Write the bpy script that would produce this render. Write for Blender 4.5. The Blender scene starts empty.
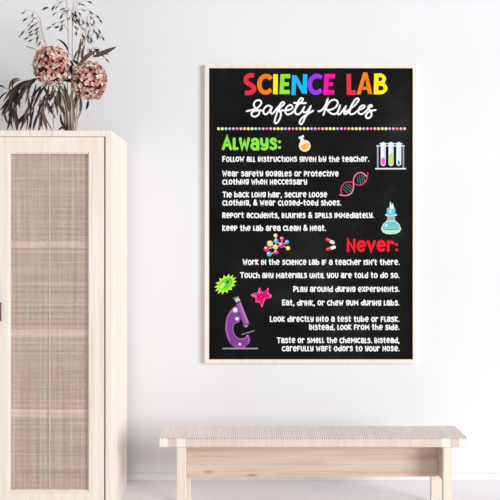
import bpy, math, random
from mathutils import Vector, Matrix
from mathutils.geometry import tessellate_polygon

random.seed(7)
PI = math.pi
col = bpy.context.scene.collection

# ------------------------------------------------------------------ camera geometry
F, CX, CY, H, DW = 826.0, 243.0, 232.0, 1.5, 5.0     # focal (px), vanishing point, eye height, wall distance


def at(px, py, d):
    """world point seen at photo position (px, py) and standing d metres from the camera"""
    return Vector(((px - CX) * d / F, d - DW, H - (py - CY) * d / F))


def lin(c):
    def f(v):
        v /= 255.0
        return v / 12.92 if v <= .04045 else ((v + .055) / 1.055) ** 2.4
    return (f(c[0]), f(c[1]), f(c[2]), 1.0)


# ------------------------------------------------------------------ tagging
def tag(o, label=None, cat=None, group=None, kind=None):
    if label: o['label'] = label
    if cat: o['category'] = cat
    if group: o['group'] = group
    if kind: o['kind'] = kind
    return o


def empty(name, loc):
    o = bpy.data.objects.new(name, None)
    o.empty_display_size = .05
    col.objects.link(o)
    o.location = loc
    return o


# ------------------------------------------------------------------ mesh builder
class MB:
    def __init__(self):
        self.v, self.f, self.c, self.sm = [], [], [], []

    def face(self, idx, c=(1, 1, 1, 1), smooth=False):
        self.f.append(tuple(idx)); self.c.append(c); self.sm.append(smooth)

    def box(self, x0, x1, y0, y1, z0, z1, c=(1, 1, 1, 1)):
        n = len(self.v)
        self.v += [Vector(p) for p in ((x0, y0, z0), (x1, y0, z0), (x1, y1, z0), (x0, y1, z0),
                                       (x0, y0, z1), (x1, y0, z1), (x1, y1, z1), (x0, y1, z1))]
        for q in ((0, 3, 2, 1), (4, 5, 6, 7), (0, 1, 5, 4), (1, 2, 6, 5), (2, 3, 7, 6), (3, 0, 4, 7)):
            self.face([n + k for k in q], c)

    def tube(self, pts, r0, r1=None, c=(1, 1, 1, 1), n=6):
        r1 = r0 if r1 is None else r1
        m = len(pts)
        base = len(self.v)
        for i, p in enumerate(pts):
            t = (pts[min(i + 1, m - 1)] - pts[max(i - 1, 0)])
            if t.length < 1e-9: t = Vector((0, 0, 1))
            t.normalize()
            a = t.cross(Vector((0.13, 1, 0.07))).normalized()
            b = t.cross(a)
            r = r0 + (r1 - r0) * i / max(1, m - 1)
            for k in range(n):
                an = 2 * PI * k / n
                self.v.append(p + a * (r * math.cos(an)) + b * (r * math.sin(an)))
        for i in range(m - 1):
            for k in range(n):
                k2 = (k + 1) % n
                self.face((base + i * n + k, base + i * n + k2, base + (i + 1) * n + k2, base + (i + 1) * n + k), c, True)
        self.face([base + k for k in range(n)][::-1], c)
        self.face([base + (m - 1) * n + k for k in range(n)], c)

    def blade(self, pts, width, nrm, c, fold=.25, prof=None):
        """a leaf along pts, folded about its midrib"""
        m = len(pts)
        base = len(self.v)
        for i, p in enumerate(pts):
            s = i / (m - 1)
            w = width * (prof(s) if prof else math.sin(PI * min(1, max(0, .04 + .93 * s))) ** .8)
            t = (pts[min(i + 1, m - 1)] - pts[max(i - 1, 0)]).normalized()
            sd = t.cross(nrm)
            if sd.length < 1e-6: sd = Vector((1, 0, 0))
            sd.normalize()
            up = sd.cross(t)
            self.v += [p - sd * (w / 2) + up * (w * fold), p.copy(), p + sd * (w / 2) + up * (w * fold)]
        for i in range(m - 1):
            for k in (0, 1):
                a = base + 3 * i + k
                self.face((a, a + 1, a + 4, a + 3), c, True)

    def build(self, name, mat, parent=None, origin=(0, 0, 0), bevel=0, solid=0):
        o0 = Vector(origin)
        me = bpy.data.meshes.new(name)
        me.from_pydata([tuple(p - o0) for p in self.v], [], self.f)
        at_ = me.color_attributes.new('Col', 'FLOAT_COLOR', 'CORNER')
        buf = []
        for poly, c in zip(me.polygons, self.c):
            buf += list(c) * poly.loop_total
        at_.data.foreach_set('color', buf)
        me.polygons.foreach_set('use_smooth', self.sm)
        me.materials.append(mat)
        me.update()
        o = bpy.data.objects.new(name, me)
        col.objects.link(o)
        o.location = o0 if parent is None else (o0 - Vector(parent.matrix_world.translation if False else PLOC.get(parent.name, (0, 0, 0))))
        if parent is not None:
            o.parent = parent
        PLOC[o.name] = o0
        if bevel:
            b = o.modifiers.new('bevel', 'BEVEL')
            b.width = bevel; b.segments = 2; b.limit_method = 'ANGLE'
        if solid:
            s = o.modifiers.new('solid', 'SOLIDIFY')
            s.thickness = solid
        return o


PLOC = {}


def root(name, loc, label, cat, group=None):
    o = empty(name, loc)
    PLOC[o.name] = Vector(loc)
    return tag(o, label, cat, group)


# ------------------------------------------------------------------ materials
def nmat(name, rough=.6, spec=.3):
    m = bpy.data.materials.new(name)
    m.use_nodes = True
    b = m.node_tree.nodes['Principled BSDF']
    b.inputs['Roughness'].default_value = rough
    b.inputs['Specular IOR Level'].default_value = spec
    return m, m.node_tree.nodes, m.node_tree.links, b


def ramp(N, stops):
    r = N.new('ShaderNodeValToRGB')
    e = r.color_ramp.elements
    e[0].position, e[0].color = stops[0]
    e[1].position, e[1].color = stops[-1]
    for p, c in stops[1:-1]:
        x = e.new(p); x.color = c
    return r


def mapping(N, L, scale, rot=(0, 0, 0)):
    tc = N.new('ShaderNodeTexCoord'); mp = N.new('ShaderNodeMapping')
    mp.inputs['Scale'].default_value = scale
    mp.inputs['Rotation'].default_value = rot
    L.new(tc.outputs['Object'], mp.inputs['Vector'])
    return mp


def plaster():
    m, N, L, b = nmat('white_plaster', .85, .15)
    mp = mapping(N, L, (1, 1, 1))
    n = N.new('ShaderNodeTexNoise'); n.inputs['Scale'].default_value = 1.3; n.inputs['Detail'].default_value = 3
    L.new(mp.outputs[0], n.inputs['Vector'])
    r = ramp(N, [(.3, lin((231, 232, 234))), (.7, lin((235, 236, 238)))])
    L.new(n.outputs['Fac'], r.inputs['Fac']); L.new(r.outputs['Color'], b.inputs['Base Color'])
    n2 = N.new('ShaderNodeTexNoise'); n2.inputs['Scale'].default_value = 60; n2.inputs['Detail'].default_value = 4
    L.new(mp.outputs[0], n2.inputs['Vector'])
    bp = N.new('ShaderNodeBump'); bp.inputs['Strength'].default_value = .05; bp.inputs['Distance'].default_value = .004
    L.new(n2.outputs['Fac'], bp.inputs['Height']); L.new(bp.outputs[0], b.inputs['Normal'])
    return m


def floor_mat():
    m, N, L, b = nmat('pale_floor', .45, .3)
    mp = mapping(N, L, (1, 1, 1))
    n = N.new('ShaderNodeTexNoise'); n.inputs['Scale'].default_value = 2.5; n.inputs['Detail'].default_value = 6
    L.new(mp.outputs[0], n.inputs['Vector'])
    r = ramp(N, [(.3, lin((244, 241, 243))), (.7, lin((248, 246, 248)))])
    L.new(n.outputs['Fac'], r.inputs['Fac']); L.new(r.outputs['Color'], b.inputs['Base Color'])
    return m


def wood(name, light, mid, dark, axis, knots=0.0, scale=1.0):
    """pale timber; grain runs along axis"""
    m, N, L, b = nmat(name, .55, .25)
    s = [34 * scale] * 3; s['xyz'.index(axis)] = 1.3 * scale
    mp = mapping(N, L, s)
    n = N.new('ShaderNodeTexNoise'); n.inputs['Scale'].default_value = 1; n.inputs['Detail'].default_value = 5
    n.inputs['Roughness'].default_value = .6; n.inputs['Distortion'].default_value = .4
    L.new(mp.outputs[0], n.inputs['Vector'])
    r = ramp(N, [(.3, lin(dark)), (.48, lin(mid)), (.68, lin(light))])
    L.new(n.outputs['Fac'], r.inputs['Fac'])
    out = r.outputs['Color']
    if knots:
        s2 = [9.0] * 3; s2['xyz'.index(axis)] = 3.2
        mp2 = mapping(N, L, s2)
        v = N.new('ShaderNodeTexVoronoi'); v.inputs['Scale'].default_value = 1
        L.new(mp2.outputs[0], v.inputs['Vector'])
        r2 = ramp(N, [(.05, (1, 1, 1, 1)), (.13, (0, 0, 0, 1))])
        L.new(v.outputs['Distance'], r2.inputs['Fac'])
        ml = N.new('ShaderNodeMath'); ml.operation = 'MULTIPLY'; ml.inputs[1].default_value = knots
        L.new(r2.outputs['Color'], ml.inputs[0])
        mx = N.new('ShaderNodeMix'); mx.data_type = 'RGBA'
        L.new(ml.outputs[0], mx.inputs['Factor']); L.new(out, mx.inputs['A'])
        mx.inputs['B'].default_value = lin((158, 122, 104))
        out = mx.outputs['Result']
    L.new(out, b.inputs['Base Color'])
    return m


def vcol(name, rough=.7, spec=.15, noise=0.0, trans=0.0):
    m, N, L, b = nmat(name, rough, spec)
    a = N.new('ShaderNodeVertexColor'); a.layer_name = 'Col'
    out = a.outputs['Color']
    if noise:
        mp = mapping(N, L, (1, 1, 1))
        n = N.new('ShaderNodeTexNoise'); n.inputs['Scale'].default_value = 90; n.inputs['Detail'].default_value = 3
        L.new(mp.outputs[0], n.inputs['Vector'])
        mr = N.new('ShaderNodeMapRange'); mr.inputs['To Min'].default_value = 1 - noise; mr.inputs['To Max'].default_value = 1 + noise
        L.new(n.outputs['Fac'], mr.inputs['Value'])
        mx = N.new('ShaderNodeMix'); mx.data_type = 'RGBA'; mx.blend_type = 'MULTIPLY'
        mx.inputs['Factor'].default_value = 1
        L.new(out, mx.inputs['A']); L.new(mr.outputs[0], mx.inputs['B'])
        out = mx.outputs['Result']
    L.new(out, b.inputs['Base Color'])
    return m


def chalkboard():
    m, N, L, b = nmat('chalkboard_print', .8, .05)
    mp = mapping(N, L, (1, 1, 1), (0, .6, 0))
    n = N.new('ShaderNodeTexNoise'); n.inputs['Scale'].default_value = 2.2; n.inputs['Detail'].default_value = 6
    n.inputs['Roughness'].default_value = .62
    L.new(mp.outputs[0], n.inputs['Vector'])
    r = ramp(N, [(.35, lin((16, 16, 17))), (.55, lin((25, 25, 26))), (.75, lin((42, 42, 43)))])
    L.new(n.outputs['Fac'], r.inputs['Fac']); L.new(r.outputs['Color'], b.inputs['Base Color'])
    return m


def cane():
    m, N, L, b = nmat('woven_cane', .7, .15)
    tc = N.new('ShaderNodeTexCoord'); sx = N.new('ShaderNodeSeparateXYZ')
    L.new(tc.outputs['Object'], sx.inputs[0])

    def mth(op, a, bb):
        q = N.new('ShaderNodeMath'); q.operation = op
        for i, x in enumerate((a, bb)):
            if isinstance(x, (int, float)): q.inputs[i].default_value = x
            else: L.new(x, q.inputs[i])
        return q.outputs[0]
    gaps = []
    for ax in ('X', 'Z'):
        fr = mth('FRACT', mth('MULTIPLY', sx.outputs[ax], 1 / .0065), 0)
        gaps.append(mth('GREATER_THAN', fr, .40))
    hole = mth('MULTIPLY', gaps[0], gaps[1])

    def streak(scale):
        mp = mapping(N, L, scale)
        n = N.new('ShaderNodeTexNoise'); n.inputs['Scale'].default_value = 1; n.inputs['Detail'].default_value = 3
        n.inputs['Roughness'].default_value = .7
        L.new(mp.outputs[0], n.inputs['Vector'])
        return n.outputs['Fac']
    av = mth('MULTIPLY', mth('ADD', streak((70, 1, 1.2)), streak((1.2, 1, 70))), .5)
    r = ramp(N, [(.34, lin((196, 170, 152))), (.5, lin((226, 202, 186))), (.66, lin((250, 232, 218)))])
    L.new(av, r.inputs['Fac']); L.new(r.outputs['Color'], b.inputs['Base Color'])
    tr = N.new('ShaderNodeBsdfTransparent'); mx = N.new('ShaderNodeMixShader')
    L.new(hole, mx.inputs['Fac']); L.new(b.outputs[0], mx.inputs[1]); L.new(tr.outputs[0], mx.inputs[2])
    L.new(mx.outputs[0], N['Material Output'].inputs['Surface'])
    return m


def flat(name, rgb, rough=.6, spec=.3, metal=0):
    m, N, L, b = nmat(name, rough, spec)
    mp = mapping(N, L, (1, 1, 1))
    n = N.new('ShaderNodeTexNoise'); n.inputs['Scale'].default_value = 40
    L.new(mp.outputs[0], n.inputs['Vector'])
    c = lin(rgb)
    r = ramp(N, [(.3, tuple(v * .92 for v in c[:3]) + (1,)), (.7, c)])
    L.new(n.outputs['Fac'], r.inputs['Fac']); L.new(r.outputs['Color'], b.inputs['Base Color'])
    b.inputs['Metallic'].default_value = metal
    return m


M = dict(
    wall=plaster(), floor=floor_mat(),
    cab=wood('pale_ash_upright', (252, 243, 232), (246, 235, 224), (236, 219, 204), 'z'),
    shelf=wood('shelf_timber', (252, 240, 226), (250, 234, 218), (244, 224, 206), 'x'),
    leg=wood('pale_leg_timber', (246, 236, 222), (240, 228, 212), (230, 214, 196), 'z'),
    apron=wood('pine_apron', (226, 206, 190), (217, 194, 177), (196, 168, 150), 'x', .75),
    frame=wood('poster_frame_timber', (248, 238, 226), (244, 232, 219), (236, 222, 208), 'z'),
    cane=cane(), sheet=chalkboard(), ink=vcol('print_ink', .7, .1),
    cord=vcol('paper_cord', .8, .1, .10), plant=vcol('dried_plant', .8, .1, .2),
    handle=flat('dark_bronze', (84, 58, 48), .45, .4), seam=flat('pale_cane_seam', (222, 205, 190)),
    gap_shade=flat('dark_gap_shade', (44, 36, 32)), core=flat('seat_core', (158, 134, 118)),
)

# ------------------------------------------------------------------ setting
b = MB(); b.box(-4.2, 4.2, 0, .12, -.05, 3.3)
tag(b.build('wall_back', M['wall'], origin=(0, 0, 0)), 'plain white plaster wall behind the furniture', kind='structure')
b = MB(); b.box(-4.2, 4.2, -6.5, 0, -.1, 0)
tag(b.build('floor', M['floor']), 'pale grey floor under the bench', kind='structure')
b = MB(); b.box(-4.2, 4.2, -.012, 0, 0, .042)
tag(b.build('baseboard_back', M['wall'], bevel=.003), 'low white baseboard along the wall', kind='structure')

# ------------------------------------------------------------------ cabinet
DF = 4.34
yF, yB = DF - DW, -.075
sc = DF / F


def X(px, d=DF): return (px - CX) * d / F
def Z(py, d=DF): return H - (py - CY) * d / F


xr, xl = X(111.5), X(-124.5)
zt = Z(130.6)
xm = (xr + xl) / 2
cab = root('cabinet', (xm, (yF + yB) / 2, 0), 'tall pale ash cabinet with woven cane doors, dried flowers on top', 'cabinet')
pt = X(111.5) - X(105.4)
b = MB(); b.box(xr - pt, xr, yF, yB, 0, zt); b.build('side_panel', M['cab'], cab, (xr, yF, 0), bevel=.0015)
b = MB(); b.box(xl, xl + pt, yF, yB, 0, zt); b.build('side_panel', M['cab'], cab, (xl, yF, 0), bevel=.0015)
b = MB(); b.box(xl + pt, xr - pt, yF, yB, zt - .031, zt); b.build('top_panel', M['cab'], cab, (xm, yF, zt), bevel=.001)
b = MB(); b.box(xl + pt, xr - pt, yF + .03, yB, .05, .075); b.build('bottom_panel', M['cab'], cab, (xm, yF, .05))
b = MB(); b.box(xl + pt, xr - pt, yF + .01, yF + .03, 0, .05); b.build('plinth', M['cab'], cab, (xm, yF, 0))
b = MB(); b.box(xl + pt, xr - pt, yB - .012, yB, .075, zt - .031); b.build('back_panel', M['cab'], cab, (xm, yB, .05))
for r0, r1 in ((241.3, 248), (330, 337), (409.5, 417)):
    b = MB(); b.box(xl + pt + .002, xr - pt - .002, yF + .0225, yB - .012, Z(r1, DF + .02), Z(r0, DF + .02))
    b.build('shelf', M['shelf'], cab, (xm, yF, Z(r1)))
# doors
dz0, dz1 = .055, zt - .0335
gap = X(105.4) - X(104.0)
oz0, oz1 = Z(491.6), Z(152.4)


def door(x0, x1, ox0, ox1, hx):
    fr = MB()
    t0, t1 = yF, yF + .020
    fr.box(x0, ox0, t0, t1, dz0, dz1)
    fr.box(ox1, x1, t0, t1, dz0, dz1)
    fr.box(ox0, ox1, t0, t1, dz0, oz0)
    fr.box(ox0, ox1, t0, t1, oz1, dz1)
    d = fr.build('door', M['cab'], cab, ((x0 + x1) / 2, yF, dz0), bevel=.0008)
    # rebate bead round the opening
    bd = MB(); w = .0065
    for q in ((ox0, ox1, oz1 - w, oz1), (ox0, ox1, oz0, oz0 + w)):
        bd.box(q[0], q[1], t0 + .006, t1, q[2], q[3])
    for q in ((ox0, ox0 + w), (ox1 - w, ox1)):
        bd.box(q[0], q[1], t0 + .006, t1, oz0 + w, oz1 - w)
    bd.build('bead', M['cab'], d, (ox0, yF, oz0))
    cn = MB(); y = yF + .016
    n = len(cn.v)
    cn.v += [Vector((ox0 + w, y, oz0 + w)), Vector((ox1 - w, y, oz0 + w)), Vector((ox1 - w, y, oz1 - w)), Vector((ox0 + w, y, oz1 - w))]
    cn.face((0, 1, 2, 3))
    cn.build('cane_panel', M['cane'], d, (ox0, y, oz0))
    sm = MB(); xc = (ox0 + ox1) / 2 - .0005
    sm.box(xc - .0022, xc + .0022, y - .002, y, oz0 + w, oz1 - w)
    sm.build('cane_seam', M['seam'], d, (xc, y, oz0))
    hz0, hz1 = Z(319.8), Z(303.0)
    hd = MB(); hw = .0135
    yo = yF - .02
    pts = [Vector((hx - hw, yo, hz0)), Vector((hx + hw, yo, hz0)), Vector((hx + hw, yo, hz1)), Vector((hx - hw, yo, hz1))]
    for i in range(4):
        p, q = pts[i], pts[(i + 1) % 4]
        e = (q - p).normalized() * .0035
        hd.tube([p - e, q + e], .0038, n=8)
    for z in (hz0, hz1):
        hd.tube([Vector((hx, yF, z)), Vector((hx, yo, z))], .004, n=8)
    tag(hd.build('handle', M['handle'], d, (hx, yo, hz0)), 'dark bronze rectangular pull')
    return d


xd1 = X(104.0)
for x0, x1 in ((xd1 + .0004, xr - pt), (xl + pt, 2 * xm - xd1 - .0004)):  # dark strip added beside each door, standing for the shade in the gap
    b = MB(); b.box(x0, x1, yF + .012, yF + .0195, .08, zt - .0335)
    b.build('gap_shade_strip', M['gap_shade'], cab, (x0, yF, .08))
door(xm + .0015, xd1, X(8.6), X(88.9), X(-.9))
door(2 * xm - xd1, xm - .0015, 2 * xm - X(88.9), 2 * xm - X(8.6), 2 * xm - X(-.9))

# ------------------------------------------------------------------ bench
d0, d1 = 4.33, 4.60
bx0, bx1 = X(159.3, d0), X(467.8, d0)
bz1, bz0 = Z(437.6, d0), Z(447.7, d0)
by0, by1 = d0 - DW, d1 - DW
bench = root('bench', ((bx0 + bx1) / 2, (by0 + by1) / 2, 0), 'long pale wooden bench with a woven cord seat below the poster', 'bench')
core = MB(); core.box(bx0 + .008, bx1 - .008, by0 + .006, by1 - .006, bz0 + .006, bz1 - .006)
core.build('seat_core', M['core'], bench, (bx0, by0, bz0))
seat = MB()
NS = 142
pitch = (bx1 - bx0) / NS
c_main, c_front = lin((254, 246, 239)), lin((230, 214, 201))  # cord tops coloured paler than fronts to make up for grazing light
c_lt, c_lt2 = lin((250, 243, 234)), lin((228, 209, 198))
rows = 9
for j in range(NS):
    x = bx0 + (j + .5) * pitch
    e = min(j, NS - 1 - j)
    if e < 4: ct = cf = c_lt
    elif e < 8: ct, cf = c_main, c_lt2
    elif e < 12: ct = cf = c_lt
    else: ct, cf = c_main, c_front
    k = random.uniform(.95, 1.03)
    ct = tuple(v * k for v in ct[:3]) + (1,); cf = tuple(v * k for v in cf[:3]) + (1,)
    # profile (y, z, is_top): up the front, over the top, down the back, under
    prof = [(by0 + .006, bz0 - .000, 0), (by0 + .001, bz0 + .004, 0), (by0, bz0 + .018, 0), (by0 + .0005, bz1 - .012, 0), (by0 + .003, bz1 - .003, 0)]
    sub = 3
    for i in range(rows * sub + 1):
        s = i / (rows * sub)
        y = by0 + .008 + s * (by1 - by0 - .016)
        if e < 4 or 8 <= e < 12:
            hgt = .0006 * math.sin(PI * s * rows)
        else:
            ph = (i / sub + j) % 3.0
            hgt = .0013 * (.5 + .5 * math.cos(2 * PI * ph / 3)) - .0008
        prof.append((y, bz1 + hgt, 1))
    prof += [(by1 - .003, bz1 - .003, 0), (by1, bz1 - .012, 0), (by1, bz0 + .012, 0), (by1 - .005, bz0, 0)]
    n = len(seat.v)
    hw = pitch * .5 * (.985 if (e < 4 or 8 <= e < 12) else .98)
    cy_, cz_ = (by0 + by1) / 2, (bz0 + bz1) / 2
    for (y, z, tp) in prof:
        ins = .0022
        yy = y + (ins if y < by0 + .004 else (-ins if y > by1 - .004 else 0))
        zz = z - (ins if z > bz1 - .006 else 0) + (ins if z < bz0 + .006 else 0)
        front = y < by0 + .004
        g = .70 if (front and z > bz1 - .006) else (.86 if (y < by0 + .02 and z > bz1 - .006) else 1.0)
        if front and z < bz1 - .006: yy = y + .0008
        a_ = hw * g
        seat.v += [Vector((x - a_, yy, zz)), Vector((x - a_ * .55, y, z)), Vector((x + a_ * .55, y, z)), Vector((x + a_, yy, zz))]
    m = len(prof)
    for i in range(m):
        i2 = (i + 1) % m
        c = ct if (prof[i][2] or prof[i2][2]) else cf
        for k in range(3):
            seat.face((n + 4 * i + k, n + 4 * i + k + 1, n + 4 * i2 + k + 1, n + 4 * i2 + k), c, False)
    # closed flanks on the two end strands
    if j == 0 or j == NS - 1:
        s0 = 0 if j == 0 else 3
        ring = [n + 4 * i + s0 for i in range(m)]
        seat.face(ring if j else ring[::-1], c_lt)
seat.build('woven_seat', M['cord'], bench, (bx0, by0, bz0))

lf0, lf1 = X(176.4, 4.345), X(185.6, 4.345)
rf0, rf1 = X(443.3, 4.345), X(452.3, 4.345)
lyb = 4.345 - DW
for x0, x1 in ((lf0, lf1), (rf0, rf1)):
    b = MB(); b.box(x0, x1, lyb, lyb + .034, 0, bz0); b.build('leg', M['leg'], bench, ((x0 + x1) / 2, lyb, 0), bevel=.003)
yb = 4.555 - DW
for x0, x1 in ((lf0 + .012, X(190.6, 4.555)), (X(431.2, 4.555), rf1 - .012)):
    b = MB(); b.box(x0, x1, yb, yb + .034, 0, bz0); b.build('leg', M['leg'], bench, ((x0 + x1) / 2, yb, 0), bevel=.003)
ay = 4.475 - DW
az0 = Z(476.6, 4.475)
for x0, x1 in ((lf0 + .003, lf1 - .001), (rf0 + .001, rf1 - .003)):
    b = MB(); b.box(x0, x1, lyb + .034, yb, Z(479.2, 4.4), bz0); b.build('side_rail', M['apron'], bench, ((x0 + x1) / 2, ay, az0), bevel=.002)
b = MB(); b.box(lf1 - .001, rf0 + .001, ay, ay + .024, az0, bz0)
b.build('apron', M['apron'], bench, (lf1 + .2, ay, az0 + .065), bevel=.001)

# ------------------------------------------------------------------ poster
dS = 4.980                               # depth of the printed sheet
yS = dS - DW
yFr = -.030
S = dS / F


def PX(px): return (px - CX) * S
def PZ(py): return H - (py - CY) * S


poster = root('framed_poster', (PX(310.5), -.012, PZ(363)), 'black science lab safety rules poster in a thin pale wood frame', 'poster')
dFr = yFr + DW
fx0, fx1 = X(204.8, dFr), X(415.9, dFr)
fz0, fz1 = Z(363.3, dFr), Z(64.0, dFr)
ix0, ix1, iz0, iz1 = X(209.0, dFr), X(412.9, dFr), Z(359.5, dFr), Z(68.0, dFr)
b = MB()
# mitred rails, rails' faces sloping very slightly inwards
o_ = [(fx0, fz0), (fx1, fz0), (fx1, fz1), (fx0, fz1)]
i_ = [(ix0, iz0), (ix1, iz0), (ix1, iz1), (ix0, iz1)]
for k in range(4):
    k2 = (k + 1) % 4
    n = len(b.v)
    for (x, z), y in ((o_[k], -.001), (o_[k2], -.001), (o_[k2], yFr), (o_[k], yFr), (i_[k], yFr), (i_[k2], yFr), (i_[k2], -.0006), (i_[k], -.0006)):
        b.v.append(Vector((x, y, z)))
    for q in ((0, 1, 2, 3), (3, 2, 5, 4), (4, 5, 6, 7), (7, 6, 1, 0)):
        b.face([n + t for t in q])
b.build('frame', M['frame'], poster, (fx0, 0, fz0))
b = MB(); b.box(ix0 - .001, ix1 + .001, yS, -.002, iz0 - .001, iz1 + .001)
sheet = b.build('printed_sheet', M['sheet'], poster, (PX(310), yS, PZ(214)))


class Ink:
    """flat print on the sheet, drawn in the sheet's own grid"""
    def __init__(self):
        self.mb = MB(); self.k = 0

    def y(self):
        self.k += 1
        return yS - .0003 - self.k * 4e-6

    def poly(self, pts, c):
        y = self.y()
        n = len(self.mb.v)
        vs = [Vector((PX(px), y, PZ(py))) for px, py in pts]
        self.mb.v += vs
        flat2 = [Vector((p[0], p[1], 0)) for p in pts]
        for t in tessellate_polygon([flat2]):
            a, bb, cc = t
            nn = (vs[bb] - vs[a]).cross(vs[cc] - vs[a])
            self.mb.face([n + i for i in ((a, bb, cc) if nn.y < 0 else (a, cc, bb))], lin(c))

    def disc(self, x, y, r, c, ry=None, rot=0, n=18):
        ry = r if ry is None else ry
        ca, sa = math.cos(rot), math.sin(rot)
        self.poly([(x + r * math.cos(2 * PI * k / n) * ca - ry * math.sin(2 * PI * k / n) * sa,
                    y + r * math.cos(2 * PI * k / n) * sa + ry * math.sin(2 * PI * k / n) * ca) for k in range(n)], c)

    def stroke(self, pts, w, c, cap=True, closed=False):
        """each run of a pen: a quad per segment, rounded joints"""
        pts = list(pts)
        if closed: pts.append(pts[0])
        cl = lin(c)
        m = len(pts)
        # mitred ribbon
        y = self.y()
        L_, R_ = [], []
        for i in range(m):
            p = Vector(pts[i])
            a = Vector(pts[i - 1]) if i else (Vector(pts[-2]) if closed else None)
            bb = Vector(pts[i + 1]) if i < m - 1 else (Vector(pts[1]) if closed else None)
            t0 = (p - a).normalized() if a is not None else None
            t1 = (bb - p).normalized() if bb is not None else None
            if t0 is None: t0 = t1
            if t1 is None: t1 = t0
            n0, n1 = Vector((-t0.y, t0.x)), Vector((-t1.y, t1.x))
            q = n0 + n1
            if q.length < .35:
                q = n0; s = 1
            else:
                q.normalize(); s = 1 / max(.45, q.dot(n0))
            L_.append(p + q * (w / 2 * s)); R_.append(p - q * (w / 2 * s))
        n = len(self.mb.v)
        for i in range(m):
            yy = y - i * 5e-7
            for p in (L_[i], R_[i]):
                self.mb.v.append(Vector((PX(p.x), yy, PZ(p.y))))
        for i in range(m - 1):
            self.mb.face((n + 2 * i, n + 2 * i + 1, n + 2 * i + 3, n + 2 * i + 2), cl)
        if cap and not closed:
            self.disc(pts[0][0], pts[0][1], w / 2, c, n=10)
            self.disc(pts[-1][0], pts[-1][1], w / 2, c, n=10)

    def done(self, name, label=None):
        o = self.mb.build(name, M['ink'], sheet, (self.mb.v[0].x, yS, self.mb.v[0].z))
        if label: o['label'] = label
        return o


def smooth(pts, sub=6, closed=False):
    P = [Vector(p) for p in pts]
    n = len(P)
    out = []
    rng = n if closed else n - 1
    for i in range(rng):
        if closed:
            p0, p1, p2, p3 = P[i - 1], P[i], P[(i + 1) % n], P[(i + 2) % n]
        else:
            p0, p1, p2, p3 = P[max(i - 1, 0)], P[i], P[i + 1], P[min(i + 2, n - 1)]
        for k in range(sub):
            t = k / sub
            out.append(.5 * ((2 * p1) + (p2 - p0) * t + (2 * p0 - 5 * p1 + 4 * p2 - p3) * t * t + (3 * p1 - p0 - 3 * p2 + p3) * t ** 3))
    if not closed: out.append(P[-1])
    return [tuple(p) for p in out]


# ---- hand-lettered unicase alphabet: pen runs in a box 1 high
def arc(cx, cy, rx, ry, a0, a1, n=10):
    return [(cx + rx * math.cos(math.radians(a0 + (a1 - a0) * k / n)), cy + ry * math.sin(math.radians(a0 + (a1 - a0) * k / n))) for k in range(n + 1)]


def ring(cx, cy, rx, ry): return arc(cx, cy, rx, ry, 0, 360, 14)


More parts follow.
